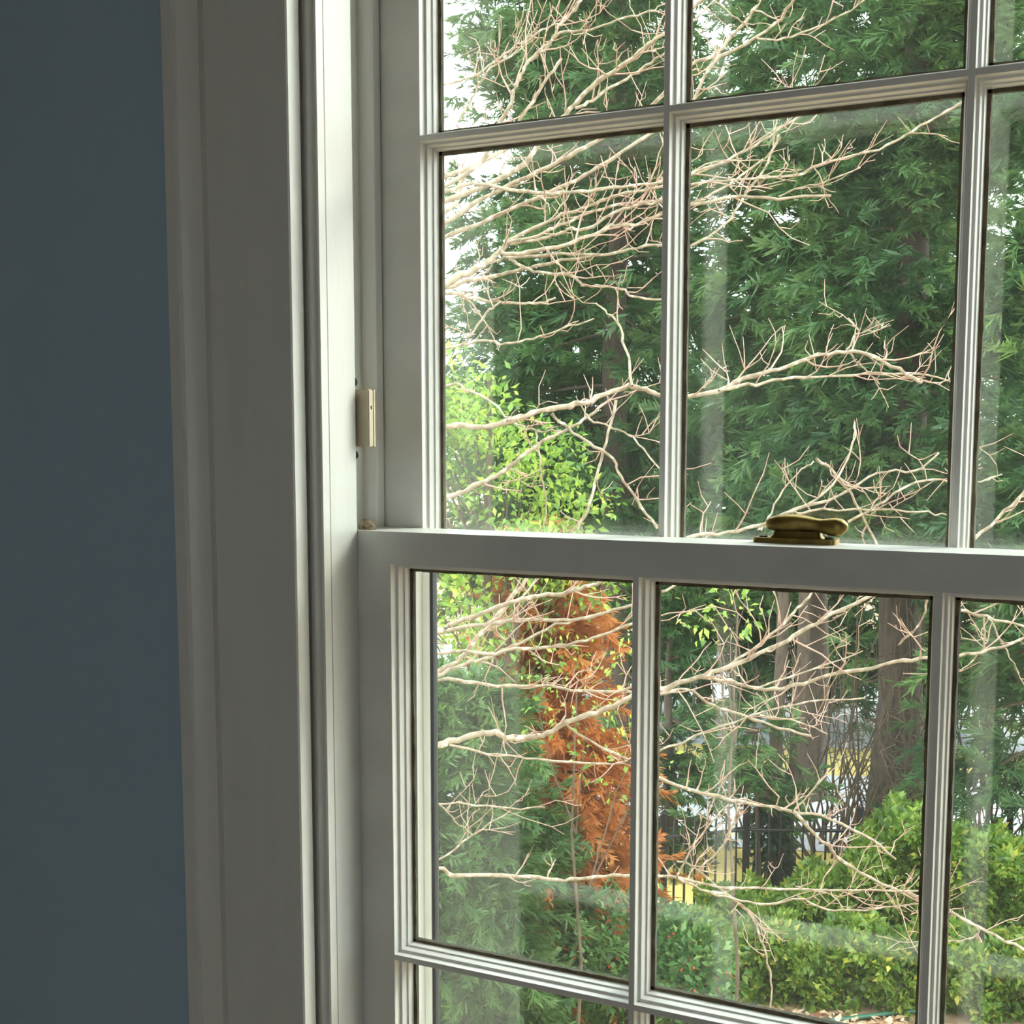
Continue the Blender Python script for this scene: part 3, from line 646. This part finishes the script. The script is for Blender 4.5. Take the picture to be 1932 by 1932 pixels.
# ------------------------------------------------------------------ the bare tree: limbs followed from the photograph, each at its own depth
TRK = np.array((at(430, 1000, 6.6)[0], at(430, 1000, 6.6)[1]))
def depth(x, y): return 6.5+.55*math.sin(y/260+.6)+.45*math.sin(x/330+y/520)
BR = [  # (start px, end px, depth offset, joins trunk, points)
 (5, 3, .5, 1, [(844, 158), (890, 144), (934, 116), (968, 91), (994, 75), (1022, 56), (1056, 43), (1085, 15), (1110, -20)]),
 (4, 3, .2, 1, [(850, 260), (862, 233), (885, 197), (909, 153), (924, 129), (966, 106), (1007, 70)]),
 (9, 5, -.2, 1, [(880, 330), (925, 262), (945, 230), (966, 191), (976, 155), (991, 127), (1004, 111), (1033, 88), (1048, 62), (1059, 44), (1079, 23), (1098, 0)]),
 (7, 5, .8, 1, [(940, 290), (981, 225), (1007, 189), (1030, 153), (1060, 110)]),
 (10, 6, 0, 1, [(960, 330), (1030, 250), (1067, 215), (1098, 181), (1139, 145), (1175, 124), (1214, 91), (1250, 65), (1295, 25), (1345, -15)]),
 (6, 4, .4, 0, [(1085, 204), (1118, 191), (1160, 160), (1204, 135), (1237, 111), (1290, 80)]),
 (5, 3, -.2, 0, [(1004, 108), (1059, 62), (1110, 56), (1167, 39), (1214, 25), (1250, 10), (1290, -8)]),
 (7, 5, -.4, 1, [(834, 362), (885, 348), (924, 351), (981, 360), (1043, 365), (1111, 360), (1175, 352), (1250, 342), (1330, 318), (1400, 300)]),
 (8, 5, .1, 1, [(834, 450), (857, 440), (929, 411), (1020, 370), (1075, 345), (1126, 317), (1175, 285), (1227, 251), (1300, 205), (1342, 124), (1426, 72), (1469, 39), (1500, -5)]),
 (9, 6, .6, 1, [(834, 424), (903, 378), (981, 339), (1033, 316), (1085, 287), (1123, 267), (1200, 226), (1299, 127), (1352, 99), (1395, 53), (1430, 11)]),
 (8, 5, .9, 1, [(836, 404), (878, 329), (914, 300), (955, 282), (1010, 262)]),
 (18, 9, 0, 1, [(815, 545), (834, 539), (872, 519), (911, 500), (940, 476), (955, 460)]),
 (7, 4, 0, 0, [(955, 455), (1012, 428), (1059, 406), (1111, 388), (1162, 370), (1250, 352), (1299, 332), (1374, 300), (1426, 272), (1476, 240), (1518, 215)]),
 (6, 4, .15, 0, [(955, 458), (1015, 443), (1059, 424), (1123, 396), (1188, 383), (1250, 378), (1303, 385), (1363, 357), (1440, 300)]),
 (6, 4, -.15, 0, [(955, 461), (1012, 452), (1051, 443), (1079, 432), (1108, 432), (1149, 406), (1188, 391), (1245, 380), (1299, 349), (1391, 339), (1497, 332), (1568, 304), (1659, 282), (1709, 254), (1762, 222), (1811, 196), (1850, 180)]),
 (8, 5, -.25, 0, [(940, 476), (966, 479), (1033, 471), (1098, 450), (1134, 437), (1160, 424), (1198, 424), (1250, 404), (1370, 374), (1469, 374), (1568, 369)]),
 (6, 4, .2, 0, [(920, 495), (966, 487), (1059, 479), (1136, 481), (1188, 471), (1250, 461), (1303, 462), (1367, 424), (1402, 371), (1441, 321), (1469, 254)]),
 (9, 4, .3, 1, [(834, 544), (878, 531), (924, 522), (968, 512), (1007, 503), (1060, 492), (1130, 482)]),
 (8, 4, -.3, 1, [(815, 545), (834, 550), (885, 560), (934, 570), (981, 574), (1020, 571), (1048, 562)]),
 (6, 4, .2, 0, [(960, 490), (981, 500), (1015, 514), (1077, 518), (1100, 537), (1136, 539), (1175, 545), (1193, 560), (1250, 565)]),
 (5, 3, -.3, 1, [(850, 655), (870, 650), (914, 641), (955, 649), (1007, 637), (1059, 622), (1121, 601)]),
 (5, 4, -.3, 0, [(875, 650), (896, 624), (924, 583), (945, 572)]),
 (5, 3, .3, 1, [(834, 728), (878, 735), (929, 759), (955, 785), (986, 805), (1023, 813), (1059, 811)]),
 (12, 6, 0, 1, [(834, 807), (898, 805), (955, 795), (1002, 778), (1041, 770), (1105, 759), (1144, 743), (1186, 729), (1219, 735), (1250, 748), (1299, 748), (1356, 737), (1398, 716), (1455, 702), (1525, 675), (1596, 663), (1650, 672), (1709, 705), (1740, 722)]),
 (6, 3, 0, 0, [(1356, 737), (1427, 723), (1497, 714), (1589, 709), (1656, 704), (1769, 711), (1797, 725)]),
 (4, 2.5, 0, 0, [(1596, 663), (1607, 649), (1617, 621), (1600, 600)]),
 (4, 2.5, 0, 0, [(1596, 663), (1620, 685), (1642, 705), (1659, 725)]),
 (6, 3, 0, 0, [(1193, 728), (1183, 660), (1165, 611), (1147, 591), (1124, 572)]),
 (10, 5, .25, 1, [(834, 940), (872, 927), (914, 909), (953, 886), (991, 857), (1033, 829), (1074, 808), (1111, 785), (1150, 755)]),
 (6, 5, .05, 0, [(1041, 780), (1072, 808), (1111, 836), (1155, 865), (1170, 899), (1204, 945), (1240, 997)]),
 (4, 3, .2, 0, [(1012, 810), (1015, 839), (1020, 888), (1028, 940), (1025, 997)]),
 (6, 5, .1, 0, [(1162, 755), (1144, 834), (1126, 893), (1113, 950), (1090, 1000)]),
 (4, 3, .1, 0, [(1105, 780), (1121, 795), (1167, 811), (1204, 836), (1248, 888)]),
 (4, 3, .2, 0, [(1426, 72), (1479, 72), (1543, 51), (1596, 25), (1631, 0)]),
 (3, 3, .2, 0, [(1349, 4), (1391, 35), (1419, 56)]),
 (3, 2, -.15, 0, [(1469, 371), (1515, 353), (1568, 339), (1624, 316)]),
 (4, 2.5, 0, 0, [(1430, 1000), (1444, 988), (1469, 938), (1511, 885), (1535, 870)]),
 (6, 3, 0, 0, [(1440, 990), (1483, 968), (1539, 942), (1582, 899), (1610, 836), (1613, 797)]),
 (6, 3, .1, 0, [(1440, 995), (1497, 963), (1585, 935), (1656, 892), (1726, 889), (1772, 854)]),
 (5, 3, -.1, 0, [(1450, 990), (1525, 966), (1638, 961), (1733, 966), (1790, 973)]),
 (5, 4, .3, 0, [(1539, 864), (1585, 903), (1620, 963), (1652, 1023), (1690, 1090)]),
 (5, 3, 0, 0, [(1600, 985), (1652, 956), (1726, 910), (1793, 908), (1850, 908), (1890, 895)]),
 (8, 6, 0, 0, [(1170, 1075), (1240, 1035), (1313, 1012), (1391, 1002), (1444, 988)]),
 (6, 5, .2, 0, [(1760, 1075), (1836, 1019), (1896, 966), (1932, 931), (1990, 880)]),
 (10, 7, 0, 1, [(814, 1199), (846, 1179), (908, 1158), (964, 1137), (1002, 1127), (1064, 1120), (1101, 1107), (1135, 1095), (1175, 1070)]),
 (8, 5, .1, 0, [(830, 1192), (908, 1179), (971, 1171), (1033, 1169), (1095, 1168), (1157, 1152), (1194, 1140), (1242, 1120), (1310, 1090)]),
 (10, 7, .7, 1, [(815, 1273), (871, 1239), (896, 1208), (924, 1180), (964, 1130), (992, 1096), (1020, 1050)]),
 (7, 4, .3, 0, [(820, 1276), (877, 1252), (924, 1239), (971, 1217), (1048, 1180), (1090, 1168)]),
 (7, 5, -.2, 1, [(815, 1231), (915, 1234), (971, 1224), (1027, 1222), (1089, 1214), (1151, 1194), (1194, 1177), (1242, 1165)]),
 (7, 5, .3, 1, [(818, 1286), (877, 1286), (940, 1293), (1033, 1295), (1126, 1304), (1194, 1306), (1242, 1310), (1297, 1302), (1347, 1333), (1394, 1349), (1452, 1368), (1530, 1389)]),
 (12, 7, 0, 1, [(815, 1410), (846, 1399), (924, 1382), (955, 1390), (992, 1393), (1033, 1384), (1064, 1366), (1110, 1348), (1157, 1332), (1193, 1315), (1242, 1302), (1316, 1278), (1375, 1259), (1452, 1224), (1511, 1193), (1569, 1158), (1631, 1131), (1690, 1100)]),
 (5, 4, 0, 0, [(1067, 1366), (1126, 1407), (1188, 1435), (1242, 1468)]),
 (5, 4, .25, 0, [(846, 1405), (918, 1421), (995, 1430), (1064, 1436), (1145, 1441), (1188, 1432), (1230, 1400)]),
 (8, 5, 0, 0, [(1320, 1277), (1359, 1282), (1433, 1298), (1484, 1298), (1530, 1284), (1608, 1265), (1686, 1251), (1754, 1241), (1807, 1238), (1853, 1230), (1932, 1205), (1990, 1180)]),
 (6, 4, .1, 0, [(1375, 1257), (1452, 1201), (1499, 1154), (1526, 1127), (1560, 1080)]),
 (4, 2.5, 0, 0, [(1433, 1298), (1452, 1290), (1554, 1255), (1628, 1228)]),
 (5, 3, .1, 0, [(1200, 1430), (1242, 1417), (1336, 1380), (1433, 1345), (1523, 1325), (1632, 1317)]),
 (3.5, 2.5, .1, 0, [(1433, 1349), (1511, 1364), (1560, 1385)]),
 (6, 4, .2, 0, [(1770, 1130), (1811, 1152), (1861, 1164), (1932, 1183), (1990, 1200)]),
 (3.5, 2.5, .2, 0, [(1857, 1164), (1857, 1212), (1840, 1240), (1811, 1267)]),
 (3.5, 2.5, .2, 0, [(1866, 1166), (1869, 1173), (1900, 1228), (1923, 1271)]),
 (4, 3, .3, 0, [(1748, 1110), (1748, 1142), (1740, 1170), (1698, 1216)]),
 (8, 4, 0, 0, [(1188, 1435), (1242, 1468), (1316, 1495), (1375, 1508), (1491, 1530), (1569, 1545), (1647, 1586), (1690, 1621)]),
 (6, 5, 0, 0, [(1495, 1530), (1550, 1586), (1608, 1637), (1666, 1668), (1733, 1695), (1803, 1726), (1861, 1757), (1932, 1792), (1990, 1820)]),
 (4, 2.5, 0, 0, [(1499, 1528), (1530, 1493), (1561, 1454)]),
 (8, 4, 0, 1, [(815, 1636), (853, 1650), (940, 1652), (1017, 1657), (1064, 1660), (1126, 1655), (1194, 1652), (1277, 1656), (1359, 1674), (1452, 1676), (1569, 1681), (1733, 1681)]),
 (5, 3, 0, 0, [(1277, 1656), (1336, 1683), (1398, 1699), (1452, 1705), (1507, 1695), (1550, 1713), (1608, 1718), (1733, 1705)]),
 (4, 3, .2, 1, [(815, 1517), (877, 1517), (964, 1525), (1027, 1523)]),
 (3, 2.5, .2, 0, [(828, 1518), (860, 1548), (890, 1574)]),
 (4, 3, .25, 1, [(815, 1629), (890, 1576), (964, 1529)]),
 (5, 3, .05, 0, [(1340, 1683), (1375, 1691), (1413, 1722), (1437, 1773), (1452, 1831), (1456, 1866), (1450, 1909)]),
 (4, 3, 0, 0, [(1277, 1654), (1308, 1598), (1343, 1551), (1375, 1518)]),
 (4, 3, .1, 0, [(1320, 1640), (1367, 1590), (1390, 1536), (1385, 1510)]),
 (4, 3, .1, 0, [(1277, 1625), (1304, 1633), (1374, 1688)]),
 (4, 3, .1, 0, [(1790, 1715), (1850, 1755), (1810, 1775), (1770, 1772)]),
]
tree = tag(empty('bare_tree', (TRK[0], TRK[1], ZG)), 'leafless deciduous tree with pale lichened branches reaching across the panes', 'tree')
zt = np.linspace(ZG, 3.6, 14)
V, T = tube_np(np.stack([TRK[0]+.06*np.sin(zt*.9), TRK[1]+.05*np.cos(zt*.7), zt], 1), np.interp(zt, [ZG, ZG+.4, 3.6], [.26, .19, .05]), 12)
link('trunk', mesh_np('trunk', V, T, smooth=True), 'bark_pale', tree)
def smooth_line(p, rad, k=4):
    p = np.asarray(p, float); n = len(p); q = np.vstack([2*p[0]-p[1], p, 2*p[-1]-p[-2]]); out, ro = [], []
    for i in range(n-1):
        a, b_, c, d = q[i:i+4]
        for j in range(k):
            t = j/k; out.append(.5*((2*b_)+(c-a)*t+(2*a-5*b_+4*c-d)*t*t+(3*b_-a-3*c+d)*t**3)); ro.append(rad[i]+(rad[i+1]-rad[i])*t)
    out.append(p[-1]); ro.append(rad[-1]); return np.array(out), np.array(ro)
trg = np.random.default_rng(77)
def grow_twigs(pts, rad, rate, start=.12, lmax=.5):
    """side twigs with finer forks along one branch"""
    res = []; L = np.r_[0, np.cumsum(np.linalg.norm(np.diff(pts, axis=0), axis=1))]
    n = trg.poisson(L[-1]*rate)
    for _ in range(n+1):
        s = L[-1]*trg.uniform(start, 1); p0 = np.array([np.interp(s, L, pts[:, i]) for i in range(3)]); i = min(len(pts)-2, max(0, int(np.searchsorted(L, s))-1))
        tg = unit((pts[i+1]-pts[i])[None])[0]; d = unit((tg*trg.uniform(.4, 1.1)+unit(trg.normal(0, 1, 3)[None])[0]*.9+np.array((0, 0, .25)))[None])[0]
        ln = lmax*trg.uniform(.25, 1)*(.6+.4*s/L[-1]); r0 = min(np.interp(s, L, rad)*.55, .0052)
        m_ = 6; q = [p0]; dd = d
        for _j in range(m_-1):
            dd = unit((dd+trg.normal(0, .22, 3)+np.array((0, 0, .07)))[None])[0]; q.append(q[-1]+dd*ln/(m_-1))
        q = np.array(q); res.append((q, np.linspace(r0, .0016, m_)))
        for _k in range(trg.integers(1, 4)):
            j = trg.integers(1, m_-1); d2 = unit((dd*.6+unit(trg.normal(0, 1, 3)[None])[0]+np.array((0, 0, .2)))[None])[0]; l2 = ln*trg.uniform(.25, .55)
            q2 = np.array([q[j], q[j]+d2*l2*.5+trg.normal(0, .008, 3), q[j]+d2*l2+np.array((0, 0, .02))+trg.normal(0, .012, 3)]); res.append((q2, np.array((.0026, .0021, .0013))))
    return res
for (t0, t1, off, joins, pp) in BR:
    ln = np.r_[0, np.cumsum([math.dist(pp[i], pp[i+1]) for i in range(len(pp)-1)])]; ph = trg.uniform(0, 6.3)
    pts, rad = [], []
    for i, (x, y) in enumerate(pp):
        D = depth(x, y)+off*min(1, 1 if joins else (.25+ln[i]/200))+.10*math.sin(ln[i]/130+ph); q = at(x, y, D); pts.append(q); rad.append((t0+(t1-t0)*ln[i]/ln[-1])/2/FPX*D)
    vis = np.array(pts)
    if joins:
        a = vis[0]; hd = math.hypot(a[0]-TRK[0], a[1]-TRK[1]); zr = a[2]-.30*hd if pp[0][1] < 1300 else a[2]-.12*hd
        dirv = unit((vis[0]-vis[1])[None])[0]; mid = a*.55+np.array((TRK[0], TRK[1], zr))*.45+dirv*.12
        pts = [np.array((TRK[0], TRK[1], zr)), mid]+pts; rad = [rad[0]*1.8, rad[0]*1.3]+rad
    sp, sr = smooth_line(pts, rad); sp[1:-1] += trg.normal(0, .0035, (len(sp)-2, 3))
    V, T = tube_np(sp, sr*(1+.10*trg.standard_normal(len(sr))), 7)
    br = link('branch', mesh_np('branch', V, T, smooth=True), 'bark_pale', tree)
    vp, vr = smooth_line(vis, rad[-len(vis):])
    tw = grow_twigs(vp, vr, 7.5 if pp[0][1] < 700 else 5.5)
    V, T = merge([tube_np(q, r_, 4) for q, r_ in tw])
    to = link('twigs', mesh_np('twigs', V, T, smooth=True), 'twig', br); tag(to, kind='stuff')

# ------------------------------------------------------------------ fallen leaves and the hose at the foot of the hedge
rng = np.random.default_rng(91); n = 2600; px = rng.uniform(1250, 2050, n); D = rng.uniform(9.6, 11.5, n)
pos = np.array([ground(a, b2) for a, b2 in zip(px, D)]); pos[:, 2] += .02+.02*rng.random(n)
d = rng.normal(0, 1, (n, 3)); d[:, 2] *= .2
V, T, C = stamp(LEAF[0], LEAF[1], pos, frames(d, rng, .5), rng.uniform(.05, .15, n), rng.random(n))
tag(link('fallen_leaves', mesh_np('fallen_leaves', V, T, C), 'leaf_fallen'), 'pale fallen leaves scattered on the ground before the hedge', 'leaves', kind='stuff')
def on_ground(px, py): d_ = ray(px, py); return CAM+d_*(ZG+.03-CAM[2])/d_[2]
hs, hr_ = smooth_line([on_ground(*q) for q in ((1540, 1932), (1585, 1924), (1640, 1917), (1690, 1911), (1740, 1906), (1800, 1902), (1860, 1904), (1932, 1909), (2010, 1912))], [.022]*9)
V, T = tube_np(hs, hr_, 8)
tag(link('garden_hose', mesh_np('garden_hose', V, T, smooth=True), 'hose'), 'dark green hose lying along the foot of the low hedge', 'hose')
